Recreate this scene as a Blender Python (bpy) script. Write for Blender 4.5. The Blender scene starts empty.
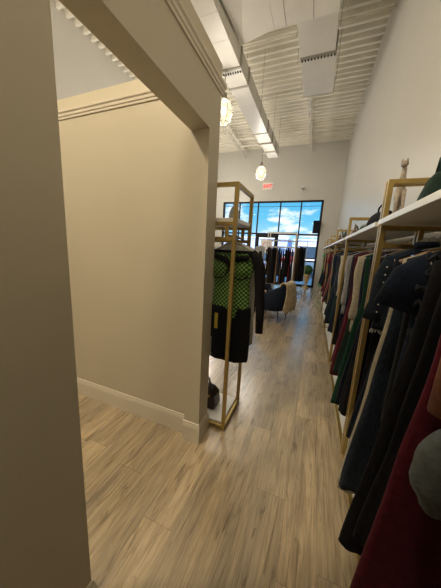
import bpy, math, random
from math import sin, cos, pi, radians as R
from mathutils import Matrix, Vector
S = bpy.context.scene
COL = S.collection
random.seed(7)

# ------------------------------------------------------------------ helpers
class MB:
    def __init__(s): s.v = []; s.f = []
    def box(s, x0, y0, z0, x1, y1, z1):
        n = len(s.v)
        s.v += [(x0,y0,z0),(x1,y0,z0),(x1,y1,z0),(x0,y1,z0),(x0,y0,z1),(x1,y0,z1),(x1,y1,z1),(x0,y1,z1)]
        s.f += [tuple(n+i for i in q) for q in ((3,2,1,0),(4,5,6,7),(0,1,5,4),(1,2,6,5),(2,3,7,6),(3,0,4,7))]
        return s
    def hexa(s, p):
        n = len(s.v); s.v += [tuple(q) for q in p]
        s.f += [tuple(n+i for i in q) for q in ((3,2,1,0),(4,5,6,7),(0,1,5,4),(1,2,6,5),(2,3,7,6),(3,0,4,7))]
        return s
    def loft(s, rings, close=True, cap0=True, cap1=True):
        n = len(s.v); m = len(rings[0])
        for r in rings: s.v += [tuple(p) for p in r]
        k = m if close else m-1
        for i in range(len(rings)-1):
            for j in range(k):
                a = n+i*m+j; b = n+i*m+(j+1) % m
                s.f.append((a, b, b+m, a+m))
        if close and cap0: s.f.append(tuple(n+j for j in range(m))[::-1])
        if close and cap1: s.f.append(tuple(n+(len(rings)-1)*m+j for j in range(m)))
        return s
    def tube(s, pts, r, n=8, sq=1.0):
        pts = [Vector(p) for p in pts]; rings = []
        rr = r if isinstance(r, (list, tuple)) else [r]*len(pts)
        for i, p in enumerate(pts):
            d = (pts[min(i+1, len(pts)-1)]-pts[max(i-1, 0)]).normalized()
            u = d.cross(Vector((0,1,0)))
            if u.length < .05: u = d.cross(Vector((1,0,0)))
            u.normalize(); w = d.cross(u).normalized()
            rings.append([p+u*rr[i]*cos(2*pi*k/n)+w*rr[i]*sq*sin(2*pi*k/n) for k in range(n)])
        return s.loft(rings)
    def lathe(s, prof, c=(0,0,0), n=24):
        return s.loft([[(c[0]+r*cos(2*pi*k/n), c[1]+r*sin(2*pi*k/n), c[2]+z) for k in range(n)] for r, z in prof])
    def ball(s, c, rx, ry, rz, n=16, m=10):
        return s.loft([[(c[0]+rx*sin(pi*(i+.02)/(m+.04))*cos(2*pi*k/n), c[1]+ry*sin(pi*(i+.02)/(m+.04))*sin(2*pi*k/n),
                         c[2]-rz*cos(pi*(i+.02)/(m+.04))) for k in range(n)] for i in range(m+1)])
    def torus(s, c, R0, r, n=28, m=6, ax='z'):
        rings = []
        for i in range(n+1):
            a = 2*pi*i/n; q = []
            for j in range(m):
                b = 2*pi*j/m; rad = R0+r*cos(b); h = r*sin(b)
                p = {'z': (rad*cos(a), rad*sin(a), h), 'y': (rad*cos(a), h, rad*sin(a)), 'x': (h, rad*cos(a), rad*sin(a))}[ax]
                q.append((c[0]+p[0], c[1]+p[1], c[2]+p[2]))
            rings.append(q)
        return s.loft(rings, cap0=False, cap1=False)
    def build(s, name, mat, parent=None, org=(0,0,0), smooth=False, bev=0):
        me = bpy.data.meshes.new(name)
        me.from_pydata([(x-org[0], y-org[1], z-org[2]) for x, y, z in s.v], [], s.f)
        me.materials.append(mat); me.validate(); me.update()
        o = bpy.data.objects.new(name, me); COL.objects.link(o)
        if parent: o.parent = parent
        else: o.location = org
        if smooth:
            for p in me.polygons: p.use_smooth = True
        if bev:
            m = o.modifiers.new('bevel', 'BEVEL'); m.width = bev; m.segments = 2; m.limit_method = 'ANGLE'
        return o
def tag(o, label, cat, group=None, kind=None):
    o['label'] = label; o['category'] = cat
    if group: o['group'] = group
    if kind: o['kind'] = kind
    return o
def thing(name, label, cat, loc=(0,0,0), rotz=0, group=None):
    o = bpy.data.objects.new(name, None); COL.objects.link(o); o.empty_display_size = .1
    o.location = loc; o.rotation_euler = (0,0,rotz)
    return tag(o, label, cat, group)
def struct(name, mb, mat, bev=0):
    o = mb.build(name, mat, bev=bev); o['kind'] = 'structure'; return o
def copy_tree(o, parent=None):
    c = o.copy(); COL.objects.link(c); c.parent = parent
    for ch in [q for q in bpy.data.objects if q.parent == o]: copy_tree(ch, c)
    return c

# ---------------------------------------------------------------- materials
def newmat(name):
    m = bpy.data.materials.new(name); m.use_nodes = True
    nt = m.node_tree; b = nt.nodes['Principled BSDF']; return m, nt, b
def N(nt, t, **k):
    n = nt.nodes.new(t)
    for a, v in k.items(): setattr(n, a, v)
    return n
def mat(name, c, rough=.5, metal=0, noise=.0, scale=20, bump=0, bscale=60, spec=.5, emit=None, es=0, sheen=0, stretch=(1,1,1)):
    m, nt, b = newmat(name); L = nt.links
    b.inputs['Base Color'].default_value = (*c, 1); b.inputs['Roughness'].default_value = rough
    b.inputs['Metallic'].default_value = metal; b.inputs['Specular IOR Level'].default_value = spec
    if sheen: b.inputs['Sheen Weight'].default_value = sheen
    tc = N(nt, 'ShaderNodeTexCoord'); mp = N(nt, 'ShaderNodeMapping'); mp.inputs['Scale'].default_value = stretch
    L.new(tc.outputs['Object'], mp.inputs['Vector'])
    if noise:
        n = N(nt, 'ShaderNodeTexNoise'); n.inputs['Scale'].default_value = scale; n.inputs['Detail'].default_value = 4
        L.new(mp.outputs[0], n.inputs['Vector'])
        r = N(nt, 'ShaderNodeValToRGB')
        r.color_ramp.elements[0].position = .3; r.color_ramp.elements[1].position = .7
        r.color_ramp.elements[0].color = (*[x*(1-noise) for x in c], 1); r.color_ramp.elements[1].color = (*[min(1, x*(1+noise)) for x in c], 1)
        L.new(n.outputs['Fac'], r.inputs[0]); L.new(r.outputs[0], b.inputs['Base Color'])
    if bump:
        n2 = N(nt, 'ShaderNodeTexNoise'); n2.inputs['Scale'].default_value = bscale; n2.inputs['Detail'].default_value = 3
        L.new(mp.outputs[0], n2.inputs['Vector'])
        bp = N(nt, 'ShaderNodeBump'); bp.inputs['Strength'].default_value = bump; bp.inputs['Distance'].default_value = .01
        L.new(n2.outputs['Fac'], bp.inputs['Height']); L.new(bp.outputs[0], b.inputs['Normal'])
    if emit:
        b.inputs['Emission Color'].default_value = (*emit, 1); b.inputs['Emission Strength'].default_value = es
    return m
WALLP = mat('wall_paint', (.52,.475,.375), .42, bump=.06, bscale=30, noise=.02, scale=2)
STOREP = mat('store_wall_paint', (.52,.505,.465), .38, bump=.10, bscale=7, noise=.02, scale=1.5)
TRIM = mat('trim_paint', (.64,.59,.50), .35, bump=.03)
DECK = mat('ceiling_deck', (.80,.765,.67), .5, noise=.03, scale=4)
DUCT = mat('duct_metal_painted', (.68,.655,.60), .42, noise=.03, scale=3)
DUCTS = mat('duct_seam', (.35,.33,.29), .5, noise=.1)
GOLD = mat('brushed_gold', (.40,.29,.10), .36, metal=.6, noise=.08, scale=30, stretch=(1,1,.1))
WHITE = mat('white_laminate', (.78,.78,.76), .32, noise=.01)
BLACKM = mat('black_aluminium', (.010,.011,.014), .55, noise=.1, spec=.25)
GLASSY = None
def floor_mat():
    m, nt, b = newmat('oak_plank_floor'); L = nt.links
    tc = N(nt, 'ShaderNodeTexCoord'); sx = N(nt, 'ShaderNodeSeparateXYZ'); L.new(tc.outputs['Object'], sx.inputs[0])
    def ma(op, a, bb=None):
        n = N(nt, 'ShaderNodeMath', operation=op)
        for i, q in enumerate((a, bb)):
            if q is None: continue
            if isinstance(q, (int, float)): n.inputs[i].default_value = q
            else: L.new(q, n.inputs[i])
        return n.outputs[0]
    def wn(a, bb):
        c_ = N(nt, 'ShaderNodeCombineXYZ'); L.new(a, c_.inputs[0])
        if bb is not None: L.new(bb, c_.inputs[1])
        w_ = N(nt, 'ShaderNodeTexWhiteNoise'); L.new(c_.outputs[0], w_.inputs[0]); return w_
    rx = ma('DIVIDE', sx.outputs[0], .182); row = ma('FLOOR', rx)
    ry = ma('ADD', ma('DIVIDE', sx.outputs[1], 1.22), ma('MULTIPLY', wn(row, None).outputs['Value'], 7.0)); cell = ma('FLOOR', ry)
    PR = wn(row, cell)
    ex = ma('LESS_THAN', ma('FRACT', rx), .010); ey = ma('LESS_THAN', ma('FRACT', ry), .0022); SEAM = ma('MAXIMUM', ex, ey)
    vm = N(nt, 'ShaderNodeVectorMath', operation='MULTIPLY'); vm.inputs[1].default_value = (17, 17, 17)
    L.new(PR.outputs['Color'], vm.inputs[0])
    va = N(nt, 'ShaderNodeVectorMath', operation='ADD'); L.new(tc.outputs['Object'], va.inputs[0]); L.new(vm.outputs[0], va.inputs[1])
    def noise(sc, st, det, dist=0):
        mm = N(nt, 'ShaderNodeMapping'); mm.inputs['Scale'].default_value = st; L.new(va.outputs[0], mm.inputs['Vector'])
        n = N(nt, 'ShaderNodeTexNoise'); n.inputs['Scale'].default_value = sc; n.inputs['Detail'].default_value = det
        n.inputs['Distortion'].default_value = dist; L.new(mm.outputs[0], n.inputs['Vector']); return n
    n1 = noise(8, (2.8,.24,1), 7, 1.0); n2 = noise(46, (2.6,.12,1), 5); n3 = noise(1.3, (3.2,.6,1), 2)
    n4 = noise(6.5, (2.8,.36,1), 7, 1.8)
    r1 = N(nt, 'ShaderNodeValToRGB'); e = r1.color_ramp.elements
    e[0].position = .22; e[0].color = (.31,.25,.175,1); e[1].position = .72; e[1].color = (.66,.56,.42,1)
    e2 = r1.color_ramp.elements.new(.47); e2.color = (.53,.445,.33,1)
    L.new(n1.outputs['Fac'], r1.inputs[0])
    def mix(bt, f, a, bb):
        x = N(nt, 'ShaderNodeMixRGB', blend_type=bt)
        if isinstance(f, float): x.inputs[0].default_value = f
        else: L.new(f, x.inputs[0])
        for i, q in ((1, a), (2, bb)):
            if isinstance(q, tuple): x.inputs[i].default_value = q
            else: L.new(q, x.inputs[i])
        return x.outputs[0]
    def ramp(src, p0, c0, p1, c1):
        r = N(nt, 'ShaderNodeValToRGB'); r.color_ramp.elements[0].position = p0; r.color_ramp.elements[1].position = p1
        r.color_ramp.elements[0].color = (*c0, 1); r.color_ramp.elements[1].color = (*c1, 1); L.new(src, r.inputs[0]); return r.outputs[0]
    c = mix('MULTIPLY', .8, r1.outputs[0], ramp(n2.outputs['Fac'], .35, (.62,.6,.58), .6, (1.0,1.0,1.0)))
    c = mix('MULTIPLY', .75, c, ramp(n4.outputs['Fac'], .35, (.50,.46,.42), .41, (1,1,1)))
    c = mix('MULTIPLY', .9, c, ramp(n3.outputs['Fac'], .35, (.72,.73,.75), .65, (1.12,1.10,1.06)))
    c = mix('MULTIPLY', 1.0, c, ramp(PR.outputs['Value'], 0, (.88,.88,.89), 1, (1.04,1.02,1.0)))
    c = mix('MULTIPLY', 1.0, c, (1.04,1.01,.93,1))
    c = mix('MULTIPLY', SEAM, c, (.55,.52,.50,1))
    L.new(c, b.inputs['Base Color'])
    b.inputs['Specular IOR Level'].default_value = 1.0
    L.new(ramp(n1.outputs['Fac'], .3, (.30,)*3, .7, (.20,)*3), b.inputs['Roughness'])
    b.inputs['Coat Weight'].default_value = .8; b.inputs['Coat Roughness'].default_value = .27
    bp = N(nt, 'ShaderNodeBump'); bp.inputs['Strength'].default_value = .12; bp.inputs['Distance'].default_value = .004
    L.new(n2.outputs['Fac'], bp.inputs['Height']); L.new(bp.outputs[0], b.inputs['Normal'])
    return m
FLOOR = floor_mat()
def glass_mat(name, tint=(1,1,1), gl=.06):
    m, nt, b = newmat(name); L = nt.links; nt.nodes.remove(b)
    out = nt.nodes['Material Output']; t = N(nt, 'ShaderNodeBsdfTransparent'); t.inputs[0].default_value = (*tint, 1)
    g = N(nt, 'ShaderNodeBsdfGlossy'); g.inputs['Roughness'].default_value = .03
    fr = N(nt, 'ShaderNodeFresnel'); fr.inputs['IOR'].default_value = 1.07; mx = N(nt, 'ShaderNodeMixShader'); L.new(fr.outputs[0], mx.inputs[0])
    L.new(t.outputs[0], mx.inputs[1]); L.new(g.outputs[0], mx.inputs[2]); L.new(mx.outputs[0], out.inputs[0]); return m
GLASS = glass_mat('window_glass', (.97,.99,1))
def cloth(name, c, rough=.9, noise=.18, scale=45, bump=.25, bscale=90, sheen=.02, st=(1,1,1)):
    return mat('cloth_'+name, c, rough, noise=noise, scale=scale, bump=bump, bscale=bscale, spec=.2, sheen=sheen, stretch=st)
C = {k: cloth(k.replace(' ', '_'), v) for k, v in {
    'black': (.006,.006,.008), 'navy': (.010,.016,.034), 'midnight blue': (.008,.011,.022), 'dark green': (.010,.045,.026),
    'bottle green': (.012,.030,.022), 'burgundy': (.075,.006,.014), 'plum': (.035,.010,.018), 'wine red': (.10,.012,.018),
    'cream': (.40,.36,.28), 'white': (.62,.61,.58), 'pale grey': (.30,.31,.32), 'charcoal': (.014,.017,.023),
    'slate blue': (.05,.075,.11), 'dark teal': (.010,.032,.038), 'mint green': (.12,.42,.20), 'tan': (.20,.13,.08),
    'faded grey': (.085,.095,.095), 'rust brown': (.16,.065,.035), 'olive': (.032,.036,.024), 'dusty rose': (.22,.07,.07),
    'coffee brown': (.06,.04,.025)}.items()}
DENIM = cloth('dark_denim', (.014,.022,.036), noise=.45, scale=160, st=(1,1,.25))
DENIMB = cloth('blue_denim', (.10,.15,.21), noise=.3, scale=120)
STITCH = cloth('pale_thread', (.35,.36,.36))
PLAST = mat('clear_hanger_plastic', (.55,.52,.48), .25, spec=.7)
WOODH = mat('hanger_wood', (.40,.25,.15), .4, noise=.15)
STEEL = mat('polished_steel', (.6,.58,.55), .25, metal=1)
LOGOW = mat('white_print', (.5,.5,.5), .6)

# ------------------------------------------------------------------- camera
f, yaw, pit, rol = 235.27, R(21.36), R(10.95), R(2.974)
cy, sy, cp, sp, cr, sr = cos(yaw), sin(yaw), cos(pit), sin(pit), cos(rol), sin(rol)
Ry = Matrix(((cy,sy,0),(-sy,cy,0),(0,0,1))); Pm = Matrix(((1,0,0),(0,cp,-sp),(0,sp,cp))) @ Ry
M = Matrix(((cr,-sr,0),(sr,cr,0),(0,0,1))) @ Matrix(((1,0,0),(0,0,-1),(0,1,0))) @ Pm
rot = Matrix((M[0], -M[1], -M[2])).transposed()
cam = bpy.data.cameras.new('camera'); co = bpy.data.objects.new('camera', cam); COL.objects.link(co)
cam.sensor_fit = 'VERTICAL'; cam.sensor_height = 24; cam.lens = f/588*24; cam.clip_start = .02; cam.clip_end = 400
co.matrix_world = Matrix.Translation((0,0,1.5)) @ rot.to_4x4()
S.camera = co

# ---------------------------------------------------------------- room shell
YF, XL, ZC = 11.156, -5.22, 5.9
def XR(y): return .82-.0125*y
struct('floor', MB().box(XL-.2, -3.2, -.1, 1.1, YF+.02, 0), FLOOR)
def ywall(x0, x1, y0, y1, z0, z1): return MB().box(x0, y0, z0, x1, y1, z1)
struct('wall_left', MB().box(XL-.15, -3, 0, XL, YF, 6.2), STOREP)
struct('wall_right', MB().hexa([(XR(-3),-3,0),(XR(-3)+.2,-3,0),(XR(YF)+.35,YF,0),(XR(YF),YF,0),(XR(-3),-3,6.2),(XR(-3)+.2,-3,6.2),(XR(YF)+.35,YF,6.2),(XR(YF),YF,6.2)]), STOREP)
struct('wall_back', MB().box(XL-.15, -3.15, 0, 1.1, -3, 6.2), STOREP)
WX0, WX1, WZ = -4.46, .04, 3.70
fw = MB().box(XL-.15, YF, 0, WX0, YF+.2, 6.2).box(WX1, YF, 0, XR(YF)+.35, YF+.2, 6.2).box(WX0, YF, WZ, WX1, YF+.2, 6.2)
struct('wall_front', fw, STOREP)
# partition with the opening, header, post; cross wall of the fitting area
pw = MB().box(-.812, -3, 0, -.685, .490, 2.63).box(-.812, .490, 2.21, -.685, 1.432, 2.63).box(-.812, 1.432, 0, -.685, 1.585, 2.63)
struct('wall_partition', pw, WALLP)
struct('wall_fitting', MB().box(XL, 1.485, 0, -.8125, 1.585, 2.60), WALLP)
def moulding(name, prof, path, mat_):
    """prof: (outward, z) ; path: list of ((x,y),(nx,ny))"""
    rings = [[(x+nx*o, y+ny*o, z) for o, z in prof] for (x, y), (nx, ny) in path]
    mb = MB(); n = len(prof); mb.loft(rings, close=True)
    return struct(name, mb, mat_)
BP = [(0,0),(.014,0),(.014,.125),(.011,.135),(.011,.142),(.007,.148),(.006,.160),(0,.164)]
moulding('baseboard_fitting', BP, [((-5.2,1.485),(0,-1)),((-.812,1.485),(0,-1))], TRIM)
moulding('baseboard_post', BP, [((-.812,1.475),(-1,-1)),((-.812,1.432),(-1,-1)),((-.685,1.432),(1,-1)),((-.685,1.585),(1,1)),((-.812,1.585),(-1,1))], TRIM)
moulding('baseboard_partition', BP, [((-.685,-2.9),(1,0)),((-.685,.490),(1,1)),((-.812,.490),(-1,1))], TRIM)
CP = [(0,2.466),(.008,2.466),(.010,2.480),(.016,2.484),(.018,2.500),(.026,2.508),(.028,2.522),(0,2.530)]
moulding('trim_1', CP, [((-.685,-2.9),(1,0)),((-.685,1.585),(1,1)),((-.812,1.585),(-1,1))], TRIM)
CP2 = [(o*.9, z-.012) for o, z in CP]
moulding('trim_2', CP2, [((-5.2,1.485),(0,-1)),((-.8125,1.485),(0,-1))], TRIM)
moulding('baseboard_right', BP, [((XR(-2.9),-2.9),(-1,0)),((XR(YF),YF),(-1,0))], TRIM)
# tiny nail hole left in the wall of the fitting area
# corrugated ceiling deck (ribs run across the store)
mb = MB(); prof = []; y = -3.0; P = .192
while y < YF+.1:
    prof += [(y, ZC+.095), (y+.118, ZC+.095), (y+.124, ZC), (y+.182, ZC), (y+.188, ZC+.095)]
    y += P
rings = [[(x, yy, zz) for yy, zz in prof]+[(x, yy, zz+.03) for yy, zz in prof[::-1]] for x in (XL-.1, 1.0)]
mb.loft(rings, close=True); struct('ceiling', mb, DECK)
struct('trim_3', MB().box(XL-.2, -3.2, 6.21, 1.2, YF+.3, 6.26), DECK)
# conduit/bridging rods crossing under the deck
for i, yy in enumerate((5.45, 7.43, 8.23, 9.38, 9.99)):
    o = MB().tube([(-3.6, yy, 5.60), (XR(yy)+.05, yy-.03, 5.60)], .022 if i != 2 else .014, 6).build('ceiling_rod', DECK, org=(0,yy,5.6), smooth=True)
    tag(o, ['cream painted rod under the deck nearest the big duct', 'cream rod under the deck at the end of the short hanging duct',
            'thin cream rod crossing the ceiling just beyond the short duct', 'cream rod crossing the ceiling second from the front wall',
            'cream rod crossing the ceiling closest to the front wall'][i], 'rod', 'rods under the ceiling deck')
def joist(x, y0, y1, label):
    t = thing('ceiling_joist', label, 'joist', (x, y0, 5.55), 0, 'open web ceiling joists')
    b = MB()
    for zz in (5.55, 5.86):
        for dx in (-.04, .025): b.box(x+dx, y0, zz, x+dx+.018, y1, zz+.035)
    b.build('chord', DUCT, t, (x, y0, 5.55))
    w = MB(); yy = y0; k = 0
    while yy < y1-.3:
        w.tube([(x,yy,5.57 if k % 2 == 0 else 5.87), (x,yy+.28,5.87 if k % 2 == 0 else 5.57)], .013, 6); yy += .28; k += 1
    w.build('web', DUCT, t, (x, y0, 5.55))
joist(-.68, 3.4, 11.12, 'open web steel joist above the short duct, ending over the window')
joist(-3.45, 3.4, 11.12, 'open web steel joist left of the long duct')

# ------------------------------------------------------------------- ducts
def strap(t, name, m, x0, x1, y0, y1, z0, z1, org, pad=.02):
    MB().box(x0-pad, y0, z0-pad, x1+pad, y1, z1+pad).build(name, m, t, org)
t = thing('long_duct', 'long cream rectangular air duct running towards the front window', 'duct', (-1.8, 2.0, 4.6))
O = (-1.8, 2.0, 4.6)
secs = [(2.0,3.45,4.60,-1.97,-1.60),(3.45,4.45,4.60,-1.97,-1.60),(4.50,4.95,4.60,-1.97,-1.60),(5.0,6.9,4.60,-1.97,-1.60),(6.95,7.55,4.62,-1.96,-1.60),(7.6,8.2,4.64,-1.95,-1.60),(8.25,8.85,4.66,-1.94,-1.60)]
for y0, y1, z0, x0, x1 in secs: MB().box(x0, y0, z0, x1, y1, z0+.30).build('duct_section', DUCT, t, O, bev=.004)
for yy in (4.46, 4.96, 6.90, 7.55, 8.2): strap(t, 'flange', DUCTS, -1.97, -1.60, yy, yy+.035, 4.61, 4.88, O, .022)
for yy in (2.9, 3.9, 5.6): strap(t, 'seam', DUCT, -1.97, -1.60, yy, yy+.012, 4.60, 4.90, O, .004)
for k in range(8): MB().box(-1.955+k*.045, 4.552, 4.585, -1.935+k*.045, 4.59, 4.602).build('perforation', BLACKM, t, O)
for yy in (6.0, 7.6, 8.6):
    for xx in (-1.99, -1.58): MB().tube([(xx,yy,4.6),(xx,yy,5.9)], .005, 5).build('hanger_rod', DUCTS, t, O)
t = thing('wide_duct', 'wide cream duct box crossing the ceiling at the top of the view', 'duct', (-.7, 3.4, 4.9)); O = (-.7, 3.4, 4.9)
MB().box(-1.02, 2.0, 4.90, -.10, 4.33, 5.35).build('duct_section', DUCT, t, O, bev=.004)
MB().hexa([(-1.57,2.6,4.62),(-1.021,2.6,4.9),(-1.021,4.33,4.9),(-1.57,4.40,4.86),(-1.57,2.6,5.0),(-1.021,2.6,5.34),(-1.021,4.33,5.34),(-1.57,4.40,5.2)]).build('transition', DUCT, t, O, bev=.004)
for xx in (-.84, -.45): MB().box(xx, 2.0, 4.896, xx+.008, 4.33, 4.90).build('seam', DUCTS, t, O)
t = thing('short_duct', 'short cream duct with a square drop end hanging right of the long duct', 'duct', (-.4, 4.4, 5.0)); O = (-.4, 4.4, 5.0)
MB().box(-.70, 4.36, 5.0, -.11, 5.18, 5.34).build('duct_section', DUCT, t, O, bev=.004)
MB().box(-.69, 5.25, 4.985, -.08, 6.33, 5.30).build('duct_section', DUCT, t, O, bev=.004)
strap(t, 'flange', DUCTS, -.69, -.10, 5.19, 5.24, 5.01, 5.30, O, .012)
strap(t, 'flange', DUCTS, -.70, -.11, 4.34, 4.365, 5.0, 5.34, O, .012)
strap(t, 'flange', DUCTS, -.69, -.08, 6.32, 6.35, 5.0, 5.28, O, .01)
for k in range(11): MB().box(-.675+k*.055, 5.225, 4.972, -.65+k*.055, 5.262, 4.986).build('perforation', BLACKM, t, O)
for xx, yy in ((-.72,4.7),(-.07,4.7),(-.72,6.0),(-.05,6.0),(-.04,4.4),(-.75,5.3)): MB().tube([(xx,yy,5.0),(xx,yy,5.9)], .006, 5).build('hanger_rod', DUCTS, t, O)

# ----------------------------------------------------------------- pendants
def lampglow():
    m, nt, b = newmat('pendant_glass'); L = nt.links; nt.nodes.remove(b); out = nt.nodes['Material Output']
    tr = N(nt, 'ShaderNodeBsdfTransparent'); e = N(nt, 'ShaderNodeEmission'); e.inputs[0].default_value = (1,.80,.50,1); e.inputs[1].default_value = 1.5
    mx = N(nt, 'ShaderNodeMixShader'); mx.inputs[0].default_value = .62
    L.new(tr.outputs[0], mx.inputs[1]); L.new(e.outputs[0], mx.inputs[2]); L.new(mx.outputs[0], out.inputs[0]); return m
GLOW = lampglow(); BULB = mat('lit_bulb', (1,.9,.7), .5, emit=(1,.82,.55), es=9)
CAGE = mat('cage_wire', (.30,.27,.22), .4, metal=.6)
def pendant(x, y, z, label, power, top=5.9):
    t = thing('pendant_lamp', label, 'lamp', (x, y, z), 0, 'caged pendant lamps')
    MB().tube([(0,0,.30),(0,0,top-z)], .007, 6).build('cord', CAGE, t)
    MB().lathe([(.02,.32),(.045,.30),(.05,.22),(.075,.20),(.08,.185),(.0,.185)], n=20).build('socket', CAGE, t, smooth=True)
    MB().lathe([(.07,.19),(.115,.15),(.145,.07),(.15,-.02),(.135,-.10),(.09,-.17),(.02,-.195)], n=24).build('globe', GLOW, t, smooth=True)
    MB().ball((0,0,.02), .045, .045, .075).build('bulb', BULB, t, smooth=True)
    c = MB()
    for k in range(8):
        a = 2*pi*k/8
        c.tube([(r*cos(a), r*sin(a), zz) for r, zz in [(.078,.19),(.125,.15),(.158,.07),(.163,-.02),(.146,-.11),(.10,-.185),(.02,-.212)]], .0045, 5)
    for r, zz in ((.163,-.02),(.148,.11),(.105,-.18)): c.torus((0,0,zz), r, .0055)
    c.build('cage', CAGE, t)
    l = bpy.data.lights.new('pendant_light', 'POINT'); l.energy = power; l.color = (1,.84,.60) if y < 1 else (1,.92,.80); l.shadow_soft_size = .12
    lo = bpy.data.objects.new('pendant_light', l); COL.objects.link(lo); lo.location = (x, y, z-.02)
pendant(-1.87, 4.47, 3.94, 'lit caged pendant lamp close to the partition, larger in view', 110, 4.6)
pendant(-1.95, 8.0, 3.94, 'lit caged pendant lamp hanging past the end of the long duct', 190, 4.64)
pendant(-1.87, -.1, 3.94, 'lit caged pendant lamp over the fitting area behind the partition header', 620)
pendant(-.58, -.15, 3.94, 'added unseen caged pendant lamp over the aisle behind the viewer', 230)  # lamp added out of view to light the aisle floor
pendant(-4.4, 1.95, 3.94, 'added unseen caged pendant lamp on the left side of the store, just past the fitting wall', 330)  # unseen lamp added to spread light from the left side
pendant(-4.2, 6.0, 3.94, 'added unseen caged pendant lamp in the middle of the left side of the store', 360)  # also added out of view, fills the store with light
pendant(-4.2, 9.2, 3.94, 'added unseen caged pendant lamp on the left side of the store near the window', 360)  # added unseen lamp, brightens the far end of the store

# ---------------------------------------------------------------- storefront
w = bpy.data.objects.new('window_1', None); COL.objects.link(w); w.location = (0, YF, 0); w['kind'] = 'structure'
def fr(x0, z0, x1, z1, d=.06): return MB().box(x0, YF+.02, z0, x1, YF+.02+d, z1)
XM = [-4.46, -3.62, -2.73, -1.725, -.84, .04]
b = MB()
for i, x in enumerate(XM):
    wd = .045 if i in (0, 5) else .026
    xx0 = x if i == 0 else (x-2*wd if i == 5 else x-wd); b.box(xx0, YF+.02, 0, xx0+2*wd, YF+.10, WZ)
b.box(WX0, YF+.02, WZ-.07, WX1, YF+.10, WZ); b.box(WX0, YF+.02, 2.24, WX1, YF+.10, 2.31); b.box(WX0, YF+.02, 0, WX1, YF+.10, .08)
for i in (0,1,3,4): b.box(XM[i], YF+.02, 1.10, XM[i+1], YF+.10, 1.165)
b.build('window_frame', BLACKM, w, (0,YF,0))
for i in range(5):
    for z0, z1 in ((.08,1.10),(1.165,2.24),(2.31,WZ-.07)):
        if i == 2 and z0 < 2.3: continue
        MB().box(XM[i]+.026, YF+.055, z0, XM[i+1]-.026, YF+.061, z1).build('pane', GLASS, w, (0,YF,0))
d = bpy.data.objects.new('door_1', None); COL.objects.link(d); d.location = (-2.2, YF, 0); d['kind'] = 'structure'; O = (-2.2, YF, 0)
x0, x1 = -2.70, -1.75
MB().box(x0,YF+.01,.01,x0+.11,YF+.07,2.24).box(x1-.11,YF+.01,.01,x1,YF+.07,2.24).box(x0+.11,YF+.01,2.10,x1-.11,YF+.07,2.24).box(x0+.11,YF+.01,.01,x1-.11,YF+.07,.25).build('door_frame', BLACKM, d, O)
MB().box(x0+.11,YF+.035,.25,x1-.11,YF+.041,2.10).build('pane', GLASS, d, O)
MB().box(x0+.10,YF-.05,1.0,x1-.10,YF-.02,1.06).box(x0+.10,YF-.05,1.0,x0+.14,YF+.02,1.06).box(x1-.14,YF-.05,1.0,x1-.10,YF+.02,1.06).build('push_bar', STEEL, d, O)
# poster taped to the door glass: white sheet with a pink round mark
t = thing('door_poster', 'white poster with a pink ring on the glass entrance door', 'poster', (-2.2, YF+.02, 1.4))
MB().box(-.27,-.002,0,.27,.004,.62).build('sheet', mat('poster_paper', (.85,.82,.84), .6), t)
MB().torus((0,-.004,.33), .17, .014, ax='y').build('ring_mark', mat('pink_print', (.75,.25,.28), .6), t)
# exit sign
t = thing('exit_sign', 'white exit sign with red lettering above the window', 'sign', (-2.36, YF-.03, 4.18))
MB().box(-.22,-.02,0,.22,.03,.29).build('housing', mat('sign_housing', (.85,.72,.68), .5), t, bev=.005)
cu = bpy.data.curves.new('lettering', 'FONT'); cu.body = 'EXIT'; cu.size = .19; cu.align_x = 'CENTER'; cu.extrude = .003; cu.offset = .006
cu.materials.append(mat('exit_red', (.8,.03,.02), .5, emit=(1,.05,.03), es=.35))
tmp = bpy.data.objects.new('tmp', cu); COL.objects.link(tmp); me_ = bpy.data.meshes.new_from_object(tmp.evaluated_get(bpy.context.evaluated_depsgraph_get()))
bpy.data.objects.remove(tmp); eo = bpy.data.objects.new('lettering', me_); COL.objects.link(eo); eo.parent = t; eo.location = (0,-.026,.075); eo.rotation_euler = (R(90),0,0)
# security camera on the wall
t = thing('security_camera', 'small white security camera on the front wall over the window', 'camera', (-.85, YF, 4.16))
MB().tube([(0,.03,.05),(0,-.09,.05),(0,-.12,.0)], .018, 8).build('bracket', WHITE, t)
MB().tube([(.01,-.08,-.01),(-.03,-.22,-.05)], .042, 12).build('body', mat('camera_grey', (.35,.35,.34), .5), t, smooth=True)
t = thing('wall_monitor', 'black flat monitor hung inside the right edge of the front window', 'monitor', (-.13, YF-.13, 2.33))
MB().box(-.14,-.03,0,.16,.03,.52).build('casing', BLACKM, t, bev=.01)
MB().box(-.12,-.034,.02,.14,-.03,.50).build('screen', mat('dark_screen', (.008,.010,.016), .7, spec=.1), t)
MB().box(-.02,.03,.2,.02,.12,.26).build('bracket', BLACKM, t)

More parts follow.
